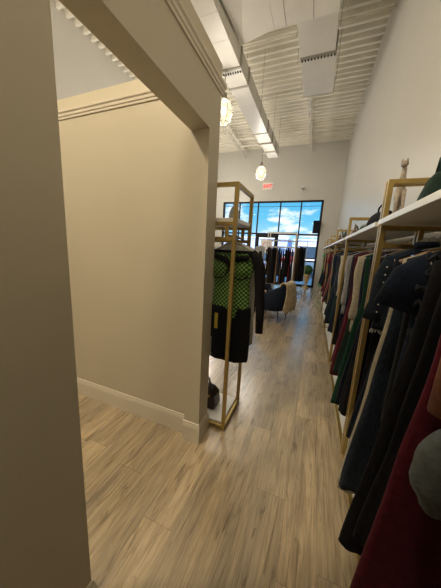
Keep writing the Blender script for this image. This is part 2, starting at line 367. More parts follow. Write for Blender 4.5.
# -------------------------------------------------------------- gold racks
ZS = 1.70
def rack(label, L, D, loc, rotz, group=None, x_rail=.21, topy=False):
    """local: x 0..D (wall side), y 0..L"""
    t = thing('clothes_rack', label, 'clothes rack', loc, rotz, group); s = .028
    for x in (0, D-s):
        for y in (0, L-s): MB().box(x, y, 0, x+s, y+s, 1.955).build('post', GOLD, t, bev=.002)
    for y in (0, L-s):
        if not (topy and y): MB().box(s, y, 1.927, D-s, y+s, 1.955).build('top_bar', GOLD, t, bev=.002)
        MB().box(s, y, 1.555, D-s, y+s, 1.583).build('cross_bar', GOLD, t, bev=.002)
        MB().box(s, y, .012, D-s, y+s, .04).build('base_bar', GOLD, t, bev=.002)
        MB().box(s, y, 1.665, D-s, y+s, 1.690).build('shelf_support', GOLD, t, bev=.002)
        MB().box(x_rail-.012, y+.002, 1.584, x_rail+.012, y+s-.002, 1.665).build('stub', GOLD, t)
    for x in (0, D-s):
        MB().box(x, s, .012, x+s, L-s, .04).build('base_bar', GOLD, t, bev=.002)
        if topy: MB().box(x, s, 1.927, x+s, L-s, 1.955).build('top_bar', GOLD, t, bev=.002)
    MB().tube([(x_rail,s,1.595),(x_rail,L-s,1.595)], .011, 10).build('rail', GOLD, t, smooth=True)
    MB().box(-.02 if not topy else .029, .029, ZS-.010, D-.01, L-.029, ZS+.020).build('shelf', WHITE, t, bev=.002)
    MB().box(s+.001, s+.001, .02, D-s-.001, L-s-.001, .055).build('base_panel', WHITE, t, bev=.002)
    return t
ang = .0125
def RP(y, dx=0): return (.3725+dx-.0125*y, y)
UL, ST = 1.59, 1.612
blab = ['gold framed wall rack nearest the viewer with white shelf', 'second gold wall rack from the viewer',
        'third gold wall rack from the viewer', 'fourth gold wall rack, two before the last', 'fifth gold wall rack, next to last before the window', 'last gold wall rack beside the window wall']
r0 = rack(blab[0], UL, .42, (*RP(.20), 0), ang, 'gold clothes racks along the right wall')
for k in range(1, 6):
    c = copy_tree(r0); y = .20+ST*k; c.location = (*RP(y), 0); c['label'] = blab[k]
rack('gold framed rack with white base standing behind the white post', .43, .44, (-.985, 1.632, 0), 0, None, .365, True)

# ----------------------------------------------------------------- garments
def sgn(v, p): return math.copysign(abs(v)**p, v)
def body(prof, seed, nf=5, amp=.012, top_open=False, n=44, hemw=.012):
    """prof: (z, cx, half width, half thickness) from top to bottom; folds grow towards the hem"""
    rnd = random.Random(seed); ph = rnd.random()*6.28; ph2 = rnd.random()*6.28; rings = []
    z0, z1 = prof[0][0], prof[-1][0]; lev = []
    for i in range(len(prof)-1):
        a, b = prof[i], prof[i+1]; k = max(2, int(abs(a[0]-b[0])/.05))
        for j in range(k):
            u = j/k; u2 = u*u*(3-2*u)*.5+u*.5
            lev.append(tuple(a[q]+(b[q]-a[q])*(u if q == 0 else u2) for q in range(4)))
    lev.append(prof[-1])
    for z, cx, w, t in lev:
        g = ((z0-z)/(z0-z1))
        r = []
        for k in range(n):
            th = 2*pi*k/n
            fo = amp*g*(sin(nf*th*1.0+ph+2.0*g)+.6*sin((nf*2+1)*th+ph2))+amp*.35*sin(3*th+9*g+ph)
            X = sgn(cos(th), .85)*(w+fo*.5); Y = sgn(sin(th), .8)*t+fo*(1 if abs(sin(th)) > .2 else .4)*sgn(sin(th), 1)
            zz = z+(hemw*sin(2*th+ph) if g > .93 else 0)
            r.append((cx+X, Y, zz))
        rings.append(r)
    return MB().loft(rings)
def sleeve(side, z, w, length, r0, r1, out, seed, fwd=0, sq=.55):
    rnd = random.Random(seed); pts = []; rr = []
    n = max(4, int(length/.045))
    for i in range(n+1):
        u = i/n
        pts.append((side*(w-.045+out*(u**.7)+.006*sin(u*11+seed)), fwd*u+.004*sin(u*8), z-.02-length*u))
        rr.append((r0*(1-u)+r1*u)*(1+.05*sin(u*17+seed)))
    return MB().tube(pts, rr, 14, sq)
ZT = -.052
KIN = {
 'dress':   lambda L, w: [(ZT,0,.055,.012),(ZT-.02,0,.12,.018),(ZT-.05,0,w-.02,.022),(ZT-.16,0,w-.03,.026),(ZT-.42,0,w-.045,.026),(ZT-.62,-.01,w-.02,.030),(ZT-L,-.03,w+.03,.040)],
 'full dress': lambda L, w: [(ZT,0,.055,.012),(ZT-.02,0,.12,.018),(ZT-.05,0,w-.01,.022),(ZT-.30,-.01,w-.005,.026),(ZT-.65,-.03,w+.01,.026),(ZT-L,-.065,w+.035,.036)],
 'straight dress': lambda L, w: [(ZT,0,.06,.012),(ZT-.02,0,.12,.018),(ZT-.05,0,w-.02,.022),(ZT-.2,0,w-.02,.026),(ZT-.5,0,w-.03,.024),(ZT-L,-.01,w-.01,.028)],
 'top':     lambda L, w: [(ZT,0,.055,.012),(ZT-.02,0,.12,.018),(ZT-.05,0,w-.01,.024),(ZT-.2,0,w-.02,.028),(ZT-L,0,w-.01,.03)],
 'jacket':  lambda L, w: [(ZT+.02,0,.06,.02),(ZT-.01,0,.12,.03),(ZT-.05,0,w,.036),(ZT-.2,0,w-.01,.042),(ZT-L,0,w,.042)],
 'trousers':lambda L, w: [(ZT-.05,0,w-.04,.014),(ZT-.09,0,w-.04,.022),(ZT-.3,0,w-.01,.03),(ZT-.6,0,w-.02,.026),(ZT-L,0,w-.04,.024)],
 'skirt':   lambda L, w: [(ZT-.05,0,w-.05,.014),(ZT-.10,0,w-.045,.02),(ZT-.3,0,w-.01,.03),(ZT-L,-.03,w+.03,.044)],
}
def hanger(loc, rotz, label, m, w=.19):
    t = thing('hanger', label, 'hanger', loc, rotz, 'hangers on the racks')
    hk = [(.0+.017*cos(a), 0, .0+.017*sin(a)) for a in [R(x) for x in (-25,10,45,80,115,150,180,215,250)]]
    MB().tube([*hk, (0,0,-.03), (0,0,-.05)], .0026, 6).build('hook', STEEL, t)
    MB().tube([(-w,0,-.115),(-w*.75,0,-.098),(-.06,0,-.060),(0,0,-.046),(.06,0,-.060),(w*.75,0,-.098),(w,0,-.115)], [.007,.009,.010,.011,.010,.009,.007], 8, .6).build('arms', m, t, smooth=True)
    return t
PCS = {'top': 'bodice', 'jacket': 'body', 'trousers': 'legs', 'skirt': 'panel', 'dress': 'gown', 'full dress': 'gown', 'straight dress': 'gown'}
NM = {'top': 'top', 'jacket': 'jacket', 'trousers': 'trousers', 'skirt': 'skirt', 'dress': 'dress', 'full dress': 'dress', 'straight dress': 'dress'}
LABELS = set()
def garment(loc, rotz, kind, color, L, w=.205, slv=None, label='', group=None, seed=0, zoff=0, mt=None, tilt=0, hmat=None, hang=True):
    assert label and label not in LABELS, label
    LABELS.add(label)
    m = mt or C[color]
    t = thing(NM[kind], label, NM[kind], loc, rotz, group)
    prof = [(z+zoff, cx+tilt*(ZT-z), ww, tt) for z, cx, ww, tt in KIN[kind](L, w)]
    body(prof, seed, nf=random.choice((4,5,6)), amp={'trousers': .006, 'jacket': .006, 'top': .006}.get(kind, .013)).build(PCS[kind], m, t, smooth=True)
    if slv:
        for s in (-1, 1):
            ln, r0, r1, out = {'short': (.20,.070,.066,.03), 'long': (.56,.062,.045,.005), 'cap': (.10,.07,.07,.04)}[slv]
            sleeve(s, ZT-.035+zoff, w, ln, r0, r1, out, seed+s*3).build('sleeve', m, t, smooth=True)
    if kind == 'jacket':
        MB().torus((0,0,ZT+.028+zoff), .062, .016, 20, 6).build('collar', m, t, smooth=True)
    if kind in ('trousers', 'skirt'):
        q = MB()
        for s in (-1, 1): q.box(s*(w-.08)-.012, -.02, ZT-.085, s*(w-.08)+.012, .02, ZT-.03)
        q.build('clip', STEEL, t)
    if hang: hanger(loc, rotz, 'hanger of the '+label.split(' hanging')[0].split(',')[0], hmat or random.choice((PLAST, PLAST, WOODH)), w-.02)
    return t
ZR = 1.595+.003
WORD = ['first', 'second', 'third', 'fourth', 'fifth', 'sixth']
def hang_bay(k, items):
    base = .20+ST*k; n = len(items)
    for i, it in enumerate(items):
        kind, color, L, w, slv, yy = it[:6]; dx = it[6] if len(it) > 6 else 0
        y = base+yy; x, _ = RP(y, .21+dx)
        nb = items[i-1] if i else items[i+1]; rel = 'behind' if i else 'in front of'
        lab = '%s %s, wall rack %s, %s the %s %s' % (color, NM[kind], WORD[k], rel, nb[1], NM[nb[0]])
        q = lab; j = 1
        while q in LABELS: j += 1; q = lab+', '+['','','farther one','third such','fourth such'][j]
        garment((x, y, ZR), ang+random.uniform(-.05,.05), kind, color, L, w, slv, q, 'clothes on the wall racks', seed=k*40+i, mt=DENIM if color == 'dark denim' else None)
C['dark denim'] = DENIM
# second rack onwards: kind, colour, length, half width, sleeves, distance along the rail
def lin(n, a, b): return [a+(b-a)*i/(n-1) for i in range(n)]
B = [('skirt','black',1.24,.20,None),('straight dress','plum',1.16,.20,None),('dress','midnight blue',1.28,.20,None),('dress','dark green',1.36,.215,None),('straight dress','navy',1.1,.20,None),
     ('top','cream',.74,.205,'long'),('dress','bottle green',1.20,.20,None),('straight dress','wine red',1.10,.20,None),('dress','burgundy',1.30,.215,None),('dress','burgundy',1.22,.20,None),
     ('straight dress','plum',1.0,.20,None),('straight dress','navy',1.08,.20,None),('top','pale grey',.72,.205,'long'),('top','navy',.8,.20,None),('trousers','midnight blue',1.18,.20,None),('straight dress','black',1.22,.205,None)]
hang_bay(1, [b_+(y,) for b_, y in zip(B, lin(len(B), .07, 1.50))])
Cc = [('dress','navy',1.12,.21,None),('top','cream',.8,.205,'long'),('jacket','charcoal',.9,.205,'long'),('straight dress','black',1.05,.20,None),('jacket','dark denim',.66,.205,'long'),('straight dress','dark teal',1.15,.21,None),
      ('dress','midnight blue',1.2,.215,None),('top','slate blue',.7,.20,None),('dress','dark teal',1.12,.21,None),('trousers','charcoal',1.0,.2,None),('jacket','navy',.8,.205,'long'),('straight dress','plum',1.0,.2,None)]
hang_bay(2, [b_+(y,) for b_, y in zip(Cc, lin(len(Cc), .09, 1.48))])
D_ = [('jacket','slate blue',.75,.205,'long'),('dress','charcoal',1.0,.21,None),('straight dress','bottle green',1.1,.2,None),('dress','dusty rose',1.1,.215,None),('top','wine red',.8,.21,'short'),
      ('straight dress','navy',1.0,.21,None),('jacket','charcoal',.85,.205,'long'),('dress','plum',1.1,.21,None),('top','black',.8,.2,None)]
hang_bay(3, [b_+(y,) for b_, y in zip(D_, lin(len(D_), .1, 1.46))])
E_ = [('dress','wine red',1.05,.215,None),('top','dusty rose',.8,.205,'long'),('straight dress','navy',1.1,.2,None),('jacket','black',.9,.205,'long'),('dress','midnight blue',1.0,.21,None),('top','slate blue',.8,.21,None),('dress','navy',1.0,.22,None)]
hang_bay(4, [b_+(y,) for b_, y in zip(E_, lin(len(E_), .12, 1.44))])
F_ = [('dress','navy',1.0,.21,None),('jacket','midnight blue',.9,.205,'long'),('dress','black',1.1,.22,None),('top','mint green',.95,.19,'cap'),('dress','mint green',1.25,.21,None)]
hang_bay(5, [b_+(y,) for b_, y in zip(F_, lin(len(F_), .15, 1.40))])

# nearest rack, garment by garment (built from the far end towards the viewer)
def G(y, kind, color, L, w, slv, label, dx=0, rz=0, **k):
    x, _ = RP(y, .21+dx)
    return garment((x, y, ZR), ang+rz, kind, color, L, w, slv, label, 'clothes on the wall racks', seed=int(y*100), **k)
G(1.69, 'straight dress', 'black', 1.20, .20, None, 'black long dress right behind the frayed denim jacket')
g = G(1.60, 'jacket', 'navy', .47, .212, None, 'cropped dark denim jacket with frayed pale hem, near rack', mt=DENIM, rz=.1)
for s in (-1, 1): sleeve(s, ZT-.05, .20, .34, .065, .060, .05 if s < 0 else .0, 5+s).build('sleeve', DENIM, g, smooth=True)
b = MB(); rnd = random.Random(3)
for k in range(90):
    a = 2*pi*k/90; x = cos(a)*.212; y = sgn(sin(a), .8)*.044; z = ZT-.47
    b.tube([(x,y,z+.006),(x+rnd.uniform(-.01,.01),y+rnd.uniform(-.008,.008),z-rnd.uniform(.004,.022))], .0016, 4)
b.build('frayed_hem', STITCH, g)
b = MB()
for k in range(7): b.ball((-.205-.012*k/7,-.052,ZT-.10-.042*k), .006, .004, .006, 8, 6)
b.build('button', STEEL, g)
G(1.50, 'dress', 'midnight blue', 1.15, .20, None, 'midnight blue dress, near rack, before the frayed denim jacket')
G(1.42, 'trousers', 'charcoal', 1.05, .20, None, 'charcoal trousers, near rack, beyond the cream dress')
G(1.34, 'full dress', 'cream', 1.36, .205, None, 'cream full length dress, near rack, only its edge showing', dx=.006)
g = G(1.29, 'full dress', 'navy', 1.30, .206, None, 'dark denim maxi dress, near rack, before the cream dress', mt=DENIM, dx=.006)
G(1.20, 'jacket', 'black', .80, .20, None, 'black short jacket, near rack, behind the dark boxy tee')
g = G(1.12, 'top', 'midnight blue', .60, .215, None, 'dark boxy tee with wide short sleeves, near rack', mt=C['navy'])
for s_ in (-1, 1): MB().tube([(s_*.14,0,ZT-.05),(s_*.20,0,ZT-.12),(s_*(.235 if s_ < 0 else .21),.0,ZT-.25)], [.05,.085,.10], 16, .38).build('sleeve', C['navy'], g, smooth=True)
g = G(1.05, 'straight dress', 'black', 1.20, .20, None, 'black ruffled dress, near rack, before the dark tee', dx=-.012)
b = MB()
for k in range(9):
    z = ZT-.04-.055*k; pts = [(-.185+.012*sin(k*2)+.014*cos(a), .024*sin(a)-.012, z+.010*sin(3*a+k)) for a in [2*pi*q/12 for q in range(13)]]
    b.tube(pts, .006, 6)
b.build('ruffle', C['charcoal'], g, smooth=True)
hanger((*RP(1.015, .21), ZR), ang, 'empty pale plastic hanger on the near rack', WHITE)
g = G(.985, 'full dress', 'black', 1.30, .215, None, 'long black dress with pointed hem at left, near rack', dx=-.005)
G(.92, 'full dress', 'black', 1.16, .215, None, 'black flared dress, near rack, second beyond the wine coloured dress', dx=.01)
G(.86, 'straight dress', 'black', 1.10, .205, None, 'black straight dress, near rack, beyond the wine coloured dress', dx=.02)
g = G(.77, 'full dress', 'burgundy', 1.44, .235, None, 'long wine coloured velvet dress, nearest the viewer', dx=-.008)
g = G(.71, 'top', 'rust brown', .34, .185, None, 'rust brown short sleeved top, near rack, over the grey blouse', dx=-.025)
MB().tube([(-.13,0,ZT-.05),(-.165,0,ZT-.12),(-.178,0,ZT-.28),(-.180,0,ZT-.43)], [.04,.055,.055,.056], 14, .7).build('sleeve', C['rust brown'], g, smooth=True)
g = G(.65, 'top', 'faded grey', .60, .20, None, 'faded grey blouse with puffed cuff, near rack', dx=-.03)
MB().tube([(-.20-.02*sin(pi*q/16)+.002*sin(q*1.1),-.012,ZT-.43-.22*q/16) for q in range(17)], [.022+.026*sin(pi*q/16)**.7+.0015*sin(q*1.3) for q in range(17)], 22, .8).build('cuff', C['faded grey'], g, smooth=True)
g = G(.56, 'jacket', 'olive', 1.25, .20, None, 'dark olive jacket with brass zipper, closest on the near rack', dx=-.028)
g['label'] = 'dark olive long jacket with brass zipper, closest on the near rack'
b = MB(); b.box(-.192,-.062,ZT-1.0,-.176,-.036,ZT-.62); b.tube([(-.186,-.056,ZT-.86),(-.205,-.062,ZT-.93)], .007, 8)
b.build('zipper', GOLD, g)

# rack and dark clothes added unseen behind the viewer to cut bounced light
c = copy_tree(r0); c.location = (*RP(.20-ST), 0); c['label'] = 'added unseen gold wall rack behind the viewer with mostly black clothes'
for i, (kd, cl) in enumerate((('dress','black'),('jacket','navy'),('full dress','charcoal'),('top','burgundy'),('dress','midnight blue'),('jacket','black'),('full dress','plum'),('top','charcoal'),('dress','navy'))):
    G(.20-ST+.14+.15*i, kd, cl, 1.2 if 'dress' in kd else .75, .205, 'long' if kd == 'jacket' else None, '%s %s on the added unseen wall rack behind the viewer' % (cl, NM[kd]), dx=0)

# ------------------------------------------- garments on the rack by the post
def mesh_print():
    m, nt, b = newmat('green_lattice_print'); L = nt.links
    tc = N(nt, 'ShaderNodeTexCoord'); mp = N(nt, 'ShaderNodeMapping'); mp.inputs['Rotation'].default_value = (0,R(45),0); mp.inputs['Scale'].default_value = (42,42,42)
    L.new(tc.outputs['Object'], mp.inputs['Vector'])
    sx = N(nt, 'ShaderNodeSeparateXYZ'); L.new(mp.outputs[0], sx.inputs[0])
    def band(o):
        a = N(nt, 'ShaderNodeMath', operation='FRACT'); L.new(o, a.inputs[0])
        c = N(nt, 'ShaderNodeMath', operation='GREATER_THAN'); L.new(a.outputs[0], c.inputs[0]); c.inputs[1].default_value = .30; return c
    p, q = band(sx.outputs[0]), band(sx.outputs[2]); mu = N(nt, 'ShaderNodeMath', operation='MULTIPLY'); L.new(p.outputs[0], mu.inputs[0]); L.new(q.outputs[0], mu.inputs[1])
    mx = N(nt, 'ShaderNodeMixRGB'); mx.inputs[1].default_value = (.010,.018,.010,1); mx.inputs[2].default_value = (.21,.40,.11,1)
    L.new(mu.outputs[0], mx.inputs[0]); L.new(mx.outputs[0], b.inputs['Base Color']); b.inputs['Roughness'].default_value = .8; b.inputs['Specular IOR Level'].default_value = .2
    return m
PRINT = mesh_print()
gx, gy = -.612, 1.80
t = thing('top', 'green lattice print corset top with black trim and long black sleeves', 'top', (gx, gy, ZR))
z = -.13
body([(z,0,.165,.04),(z-.05,0,.172,.058),(z-.13,0,.172,.070),(z-.19,0,.158,.060),(z-.24,0,.150,.052),(z-.40,0,.158,.056),(z-.50,0,.170,.058)], 3, amp=.002).build('bodice', PRINT, t, smooth=True)
for s in (-1, 1): MB().ball((s*.078,-.040,z-.11), .080, .042, .078, 20, 12).build('cup', PRINT, t, smooth=True)
for s in (-1, 1):
    MB().tube([(s*.150+s*.0,-.078,z-.03),(s*.10,-.084,z-.032),(s*.04,-.086,z-.045),(0,-.078,z-.085)], .020, 8).build('trim', C['black'], t, smooth=True)
    MB().tube([(s*.005,-.07,z-.06),(s*.01,-.082,z-.13),(s*.04,-.080,z-.185),(s*.10,-.074,z-.20),(s*.15,-.066,z-.175)], .006, 6).build('piping', C['black'], t, smooth=True)
    MB().tube([(s*.155,-.02,z+.015),(s*.195,-.01,z-.03),(s*.225,0,z-.12),(s*.235,0,z-.28),(s*.25,0,z-.42),(s*.258,-.005,z-.62)], [.03,.045,.046,.040,.036,.030], 14, .8).build('sleeve', C['black'], t, smooth=True)
    MB().torus((s*.09,0,z+.012), .075, .013, 20, 6, 'z').build('ruched_edge', C['black'], t, smooth=True)
hanger((gx, gy, ZR), 0, 'clear hanger of the green lattice top', PLAST, .17)
t = thing('skirt', 'black short skirt hung below the green lattice top', 'skirt', (gx, gy+.004, .58))
body([(.46,0,.172,.06),(.40,0,.178,.064),(.2,0,.182,.066),(.0,0,.182,.07)], 8, amp=.006, nf=7, hemw=.004).build('panel', C['black'], t, smooth=True)
MB().box(-.105,-.078,.27,-.078,-.073,.40).build('price_tag', mat('yellow_tag', (.62,.48,.05), .5), t)
MB().box(-.155,-.082,.02,-.125,-.077,.19).box(-.16,-.083,.03,-.12,-.078,.05).build('side_label', mat('grey_label', (.35,.35,.34), .6), t)
garment((gx-.03, 1.92, ZR), .03, 'straight dress', 'white', .86, .225, None, 'white dress on the gold rack behind the green lattice top', None, seed=91)
garment((gx-.03, 1.975, ZR), -.04, 'top', 'charcoal', .7, .20, 'long', 'charcoal top at the back of the gold rack by the post', None, seed=92)
# bag on the base
t = thing('handbag', 'dark brown handbag standing on the white base of the gold rack', 'bag', (-.83, 1.83, .055))
LEATH = mat('dark_leather', (.022,.014,.010), .35, noise=.2)
MB().loft([[(x*s_, y*s_, z) for x, y in ((-.13,-.07),(.13,-.07),(.135,.07),(-.13,.07))] for z, s_ in ((0,1),(.02,1.05),(.13,.98),(.18,.72),(.205,.4))]).build('body', LEATH, t, smooth=False, bev=.012)
MB().tube([(-.06,0,.19),(-.05,0,.26),(.0,0,.29),(.05,0,.26),(.06,0,.19)], .008, 8).build('handle', LEATH, t, smooth=True)
MB().box(.05,-.080,.12,.085,-.064,.14).build('clasp', GOLD, t)
t = thing('clutch_bag', 'small grey rounded clutch on the shelf of the rack by the post', 'bag', (-.645, 1.86, ZS+.02))
MB().loft([[(w_*cos(2*pi*k/20), .03*sin(2*pi*k/20), z) for k in range(20)] for w_, z in ((.035,0),(.045,.02),(.042,.06),(.032,.09),(.015,.11))]).build('body', C['pale grey'], t, smooth=True)
MB().torus((0,0,.12), .014, .003, ax='y').build('handle', C['charcoal'], t)

# ----------------------------------------------------------- shelf displays
PALE = mat('statue_stone', (.33,.28,.23), .5, noise=.35, scale=45, bump=.3, bscale=60)
t = thing('cat_statue', 'mottled stone cat statue standing on the near shelf above the gold frame', 'statue', (.49, 2.08, ZS+.02))
b = MB(); b.tube([(0,.01,.14),(0,.008,.20),(0,.0,.27),(.0,-.005,.33),(0,-.01,.385)], [.022,.030,.027,.017,.013], 16); b.tube([(0,.02,.02),(0,.02,.10),(0,.01,.18)], [.026,.020,.024], 12)
b.build('body', PALE, t, smooth=True)
b = MB(); b.ball((-.006,-.016,.405), .022, .026, .022); b.ball((-.014,-.042,.398), .012,.014,.011)
b.build('head', PALE, t, smooth=True)
for s in (-1, 1): MB().loft([[(s*.014-.006+.008*k_*cos(a), -.012+.005*k_*sin(a), zz) for a in (0,1.57,3.14,4.71)] for k_, zz in ((1,.418),(.7,.430),(.1,.446))]).build('ear', PALE, t)
for s in (-1, 1): MB().tube([(s*.018,-.018,.24),(s*.020,-.035,.14),(s*.022,-.04,.0)], [.014,.010,.011], 10).build('leg', PALE, t, smooth=True)
MB().tube([(0,.04,.03),(.03,.07,.02),(.05,.05,.015),(.045,.02,.015)], .01, 8).build('tail', PALE, t, smooth=True)
MB().box(-.05,-.07,-.0,.05,.06,.012).build('plinth', PALE, t)
def bag(x, y, label, m, w, h, d, name='handbag'):
    t = thing(name, label, 'bag', (x, y, ZS+.02), R(90)+random.uniform(-.3,.3))
    MB().loft([[(cos(2*pi*k/24)*w*s_*(abs(cos(2*pi*k/24))+.001)**-.25 if 0 else sgn(cos(2*pi*k/24), .6)*w*s_, sgn(sin(2*pi*k/24), .7)*d*s2, z) for k in range(24)]
        for z, s_, s2 in ((0,.95,.8),(.02,1,1),(h*.5,.97,.9),(h*.85,.8,.6),(h,.55,.3))]).build('body', m, t, smooth=True)
    MB().tube([(-w*.45,0,h*.85),(-w*.4,0,h*1.25),(0,0,h*1.45),(w*.4,0,h*1.25),(w*.45,0,h*.85)], .008, 8).build('handle', m, t, smooth=True)
bag(.52, 1.58, 'dark green rounded bag on the near shelf beside the stone cat', C['bottle green'], .17, .19, .07)
bag(.54, 1.22, 'pale beige soft bag on the near shelf behind the dark green bag', C['cream'], .13, .19, .09)
bag(.50, 2.55, 'black slouchy bag on the second rack shelf', C['black'], .17, .17, .08)
bag(.50, 3.15, 'dark brown small bag at the far end of the second shelf', C['coffee brown'], .12, .12, .06)
bag(.49, 4.1, 'tan straw bag on the third rack shelf', C['tan'], .14, .15, .06)
bag(.46, 6.2, 'tan rounded bag on the fourth rack shelf', C['tan'], .13, .16, .06)
LEAF = mat('spiky_leaf', (.10,.13,.09), .6, noise=.3)
def spiky(x, y, label, h=.24):
    t = thing('potted_plant', label, 'plant', (x, y, ZS+.02))
    MB().lathe([(.045,0),(.065,.02),(.07,.10),(.06,.10),(.05,.06)], n=16).build('pot', C['charcoal'], t, smooth=True)
    b = MB(); rnd = random.Random(5)
    for k in range(26):
        a = rnd.random()*6.28; o = rnd.uniform(.03,.15); hh = h*rnd.uniform(.6,1)
        b.tube([(0,0,.08),(o*.4*cos(a),o*.4*sin(a),.08+hh*.6),(o*cos(a),o*sin(a),.08+hh)], [.006,.005,.001], 5)
    b.build('leaves', LEAF, t)
spiky(.46, 5.35, 'spiky grey green plant on the fourth rack shelf in dark pot')
spiky(.50, 3.75, 'small spiky plant in dark pot on the third rack shelf', .14)
for k, (x, y, l) in enumerate(((.44,7.6,'gold tall box on the fifth rack shelf'),(.43,8.9,'gold low box on the last rack shelf'))):
    t = thing('gift_box', l, 'box', (x, y, ZS+.02)); MB().box(-.09,-.09,0,.09,.09,.16-.05*k).build('carton', GOLD, t, bev=.004); MB().box(-.094,-.094,.13-.05*k,.094,.094,.17-.05*k).build('lid', GOLD, t, bev=.004)

# ---------------------------------------------------------------- armchairs
VELV = cloth('navy_velvet', (.008,.013,.028), rough=.75, bump=.05, sheen=.03)
def armchair(loc, rz, label):
    """back towards +x"""
    t = thing('armchair', label, 'chair', loc, rz, 'navy velvet armchairs')
    outer = []; N_ = 40
    rings = []
    for i in range(N_+1):
        a = R(-128+256*i/N_); u = abs(i/N_-.5)*2
        top = .80-.20*max(0, min(1, (u-.25)/.55))**1.2
        ro = .37+.02*cos(a); ri = ro-.075
        rings.append([(ro*.88*cos(a), ro*sin(a), .24), (ro*cos(a), ro*sin(a), .40), ((ro+.02)*cos(a), (ro+.02)*sin(a), top-.03), ((ro-.01)*cos(a), (ro-.01)*sin(a), top),
                      ((ri+.01)*cos(a), (ri+.01)*sin(a), top), (ri*cos(a), ri*sin(a), top-.03), (ri*cos(a), ri*sin(a), .30), (ri*.9*cos(a), ri*.9*sin(a), .24)])
    MB().loft(rings).build('back_shell', VELV, t, smooth=True)
    MB().loft([[(sgn(cos(2*pi*k/28), .7)*.32*s_-.04, sgn(sin(2*pi*k/28), .7)*.30*s_, z) for k in range(28)] for s_, z in ((.85,.23),(.97,.25),(1,.30),(1,.40),(.96,.445),(.8,.46))]).build('seat', VELV, t, smooth=True)
    for x, y in ((-.22,-.22),(-.22,.22),(.22,-.22),(.22,.22)):
        MB().tube([(x,y,.24),(x*1.18,y*1.18,.0)], [.014,.008], 8).build('leg', BLACKM, t, smooth=True)
    return t
armchair((-.80, 5.32, 0), R(-12), 'navy velvet armchair with beige throw over its back')
ac2 = armchair((-1.42, 6.75, 0), R(-150), 'navy velvet armchair farther from the viewer, behind the first')
t = thing('side_table', 'small round wooden side table beside the navy armchair', 'table', (-1.24, 5.75, 0))
MB().lathe([(.20,.50),(.21,.490),(.21,.525),(.20,.53)], n=28).build('tabletop', WOODH, t)
MB().lathe([(.14,0),(.14,.015),(.02,.03),(.015,.50)], n=16).build('stem', BLACKM, t)
# beige throw draped over the chair back
FUR = mat('beige_fur', (.42,.33,.21), .95, noise=.35, scale=28, bump=1.0, bscale=55, spec=.1, sheen=.5)
cx, cy_ = -.80+.37*cos(R(-12)), 5.32+.37*sin(R(-12))
t = thing('throw', 'shaggy beige throw draped over the back of the navy armchair', 'blanket', (cx, cy_, .3))
path = [(-.125,.60),(-.115,.72),(-.085,.82),(-.02,.865),(.055,.845),(.095,.76),(.11,.62),(.12,.48),(.12,.36),(.115,.28)]
rings = []; nw = 22
for j in range(nw+1):
    v = j/nw-.5; row = []; row2 = []
    for i, (px_, pz) in enumerate(path):
        wob = .018*sin(j*1.35+i*.5)+.012*sin(j*2.7-i)
        q = px_+wob*(i/len(path)); L_ = v*(.50+.02*i); cur = -.35*L_*L_*2
        zz = pz+.012*sin(j*.9+i*.3)-(.05*abs(sin(j*.6)) if i == len(path)-1 else 0)
        row.append((q+cur-.3*0, L_, zz)); row2.append((q+cur-.022*(1 if px_ > 0 else -1)*(1 if i > 3 else 1), L_, zz-.022 if 2 <= i <= 4 else zz))
    rings.append(row+row2[::-1])
b = MB().loft(rings)
o = b.build('cloth', FUR, t, (0,0,.3), smooth=True); o.rotation_euler = (0,0,R(-12))
# ------------------------------------------------- rack of clothes by window
WF = mat('white_rack_metal', (.62,.60,.56), .4)
t = thing('display_rack', 'pale metal display rack with shelves in front of the storefront window', 'clothes rack', (-1.1, 8.5, 0))
for x in (-.50, .42):
    for y in (-.2, .2): MB().box(x-.014,y-.014,0,x+.014,y+.014,2.15).build('post', WF, t)
for z in (2.13, 1.86, 1.64):
    for y in (-.2, .2): MB().box(-.486,y-.012,z-.012,.406,y+.012,z+.012).build('bar', WF, t)
MB().box(-.486,-.188,1.85,.406,.188,1.87).build('shelf', WF, t)
MB().box(-.486,-.188,.10,.406,.188,.12).build('base_shelf', WF, t)
MB().tube([(-.48,0,1.66),(.40,0,1.66)], .012, 8).build('rail', WF, t)
SP = [('jacket','black','long'),('dress','coffee brown',None),('jacket','charcoal','long'),('dress','black',None),('dress','tan',None),('jacket','navy','long'),('dress','coffee brown',None),
      ('straight dress','black',None),('dress','charcoal',None),('jacket','black','long'),('dress','burgundy',None),('dress','navy',None)]
for i, (kd, cl, sl) in enumerate(SP):
    nb = SP[i-1] if i else None
    lab = '%s %s on the window display rack, %s' % (cl, NM[kd], 'right of the %s %s' % (nb[1], NM[nb[0]]) if nb else 'leftmost')
    garment((-1.1-.47+.074*i, 8.5, 1.66), R(90+random.uniform(-12,12)), kd, cl, 1.22 if kd != 'jacket' else .95, .215, sl, lab, 'clothes on the window display rack', seed=200+i)
t = thing('display_rack', 'narrow pale rack to the right of the window display rack', 'clothes rack', (-.54, 9.4, 0))
for x in (-.2, .2): MB().box(x-.012,-.012,0,x+.012,.012,1.95).build('post', WF, t)
MB().box(-.19,-.012,1.93,.19,.012,1.95).build('bar', WF, t); MB().tube([(-.19,0,1.72),(.19,0,1.72)], .01, 8).build('rail', WF, t); MB().box(-.19,-.2,.05,.19,.2,.07).build('base_shelf', WF, t)
for i, (kd, cl) in enumerate((('straight dress','tan'),('jacket','coffee brown'),('dress','charcoal'),('dress','black'))):
    garment((-.54-.12+.08*i, 9.4, 1.74), R(80), kd, cl, 1.25, .21, None, '%s %s on the narrow rack by the window' % (cl, NM[kd]), 'clothes on the narrow rack', seed=240+i)
garment((-1.95, 8.75, 1.72), R(10), 'dress', 'pale grey', 1.35, .2, None, 'pale grey gown hanging left of the window display rack', None, seed=260, hang=False)
t = thing('garment_stand', 'slim steel stand holding the pale grey gown', 'stand', (-1.95, 8.75, 0))
